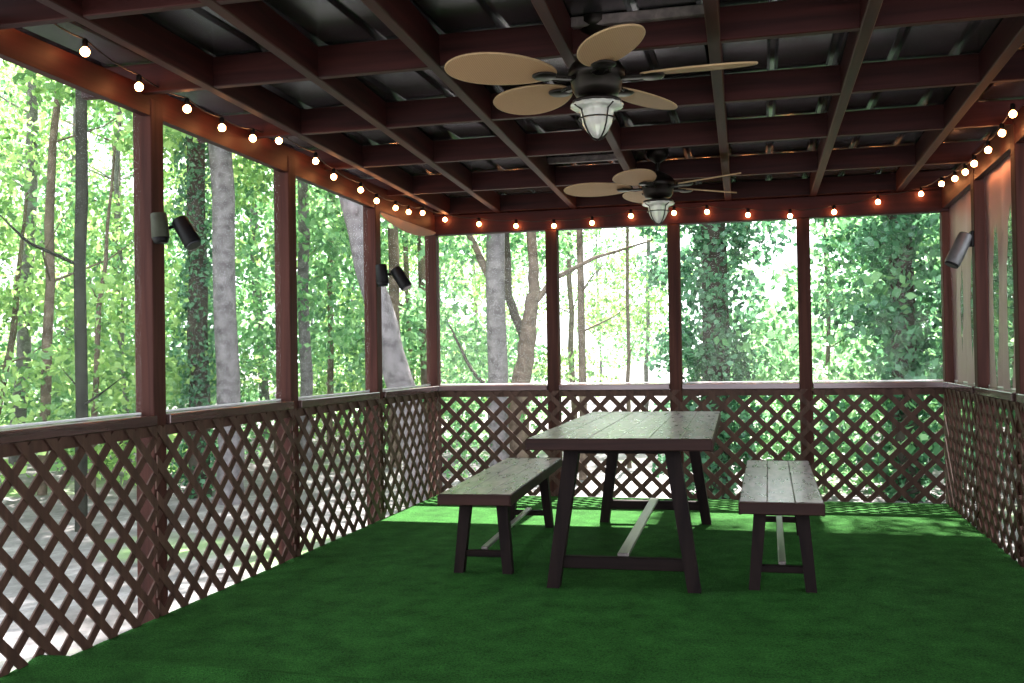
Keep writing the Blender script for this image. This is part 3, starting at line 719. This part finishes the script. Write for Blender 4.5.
# --- woods behind: rows of trees over the arc that can be seen
def scatter(n, rmin, rmax, a0, a1, keys, name, labels, group, seed, smin=.85, smax=1.2, trunk=True, mind=2.0, zone=None):
    r = random.Random(seed); done = []
    cx, cy = 2.7, -8.1
    for tries in range(n*60):
        if len(done) >= n: break
        a = math.radians(r.uniform(a0, a1)); d = math.sqrt(r.uniform(rmin**2, rmax**2)); x = cx + d*math.sin(a); y = cy + d*math.cos(a)
        if -2.6 < x < W+2.4 and y < 7.5 and trunk: continue
        if -1.9 < x < W+1.9 and y < 2.6: continue
        if any((x-q[0])**2 + (y-q[1])**2 < mind**2 for q in done): continue
        if zone and not zone(math.degrees(a), d): continue
        k = r.choice(keys(math.degrees(a)) if callable(keys) else keys); done.append((x, y))
        kk = 'pale' if k.endswith('y') or k[0] in 'ya' else ('dark' if k[0] == 't' else 'mid')
        side = 'left' if math.degrees(a) < -20 else ('right' if math.degrees(a) > 6 else 'middle')
        tree_obj(name, x, y, TV[r.randrange(4)] if trunk else None, FV[k], labels[kk] % {'left': 'beyond the left side screens', 'right': 'beyond the right corner', 'middle': 'beyond the back screens'}[side],
                 'tree' if trunk else 'shrub', group % (kk, side), r.uniform(0, 6.28), r.uniform(smin, smax))
    return done
lab = {'pale': 'yellow-green leafy tree of the woods %s', 'mid': 'mid green leafy tree of the woods %s', 'dark': 'dark cool green tree of the woods %s'}
def keyf(a):
    if a > 6: return ['m1', 't1', 'm2', 't1']
    if a > -4: return ['y1', 'm1', 't1', 'm2']
    if a > -24: return ['y1', 'm1', 'y2', 'm2']
    if a < -36: return ['y1', 'y2', 'airy1', 'm1']
    return ['y1', 'm2', 'm1', 'y2', 't1', 'm1']
def gap(a, d):     # keep the clearing of bright sky in the second back bay open
    m = math.degrees(2.3/d); return not (-11.5-m < a < -6.5+m) and not (.9-m < a < 3.2+m)
scatter(24, 15, 27, -50, 22, keyf, 'forest_tree', lab, 'woods %s green trees on the %s', 5, mind=2.6, zone=gap)
scatter(11, 27, 48, -48, 20, keyf, 'forest_tree', lab, 'woods %s green trees on the %s', 6, 1.0, 1.3, mind=4.5, zone=gap)
scatter(5, 12, 20, -75, -47, ['y1', 'm1'], 'forest_tree', lab, 'woods %s green trees on the %s', 8, mind=2.8)
scatter(8, 9, 18, 12, 50, ['m1', 't1', 'm2'], 'forest_tree', lab, 'woods %s green trees on the %s', 9, mind=2.8)
for a, d, k, ti, lb in ((-10.6, 23, 'airy1', 0, 'airy pale green tree standing in the bright clearing, towards the forked tree'),
                    (-6.6, 25, 'airy2', 2, 'airy mid green tree standing in the bright clearing, towards the ivy covered tree'),
                    (-9.0, 38, 'airy1', 2, 'farthest airy tree in the middle of the bright clearing')):
    tree_obj('forest_tree', 2.7+d*math.sin(math.radians(a)), -8.1+d*math.cos(math.radians(a)), TV[ti], FV[k], lb, 'tree', None, a, 1.0)
labs = {'pale': 'low yellow-green shrub on the forest floor %s', 'mid': 'low mid green shrub on the forest floor %s', 'dark': 'low dark shrub on the forest floor %s'}
scatter(34, 14, 30, -48, 18, ['s_y', 's_m', 's_m'], 'shrub', labs, 'undergrowth %s green on the %s', 10, .8, 1.6, False, 2.0, zone=lambda a, d: not (-13 < a < -5.5))

# ------------------------------------------------------------------ light
w = bpy.data.worlds.new('sky'); scn.world = w; w.use_nodes = True
nt = w.node_tree; bg = nt.nodes['Background']; bg.inputs[0].default_value = (.90, .96, 1.0, 1); bg.inputs[1].default_value = 4.6
sd = bpy.data.lights.new('sun', 'SUN'); sd.energy = 44; sd.angle = math.radians(.8); sd.color = (1, .95, .86)
so = bpy.data.objects.new('sun', sd); col.objects.link(so)
SUN = Vector((math.sin(math.radians(0))*math.cos(math.radians(54)), math.cos(math.radians(0))*math.cos(math.radians(54)), math.sin(math.radians(54))))
so.rotation_euler = SUN.to_track_quat('Z', 'Y').to_euler()

# ------------------------------------------------------------------ camera
cd = bpy.data.cameras.new('camera'); cam = bpy.data.objects.new('camera', cd); col.objects.link(cam)
f, yaw, pit, rol = 995.19, -.2468, .0146, -.0158
cd.sensor_fit = 'HORIZONTAL'; cd.sensor_width = 36; cd.lens = f/1024*36; cd.clip_end = 300
F = Vector((math.sin(yaw)*math.cos(pit), math.cos(yaw)*math.cos(pit), math.sin(pit))); R_ = Vector((math.cos(yaw), -math.sin(yaw), 0)); U = R_.cross(F)
r = R_*math.cos(rol) + U*math.sin(rol); u = -R_*math.sin(rol) + U*math.cos(rol)
cam.matrix_world = Matrix(((r.x, u.x, -F.x, 2.70611), (r.y, u.y, -F.y, -8.10986), (r.z, u.z, -F.z, 1.16864), (0, 0, 0, 1)))
scn.camera = cam
vs_ = scn.view_settings; vs_.view_transform = 'Standard'; vs_.look = 'None'; vs_.exposure = 0; vs_.gamma = 1; vs_.use_curve_mapping = False
scn.cycles.max_bounces = 8; scn.cycles.transparent_max_bounces = 16
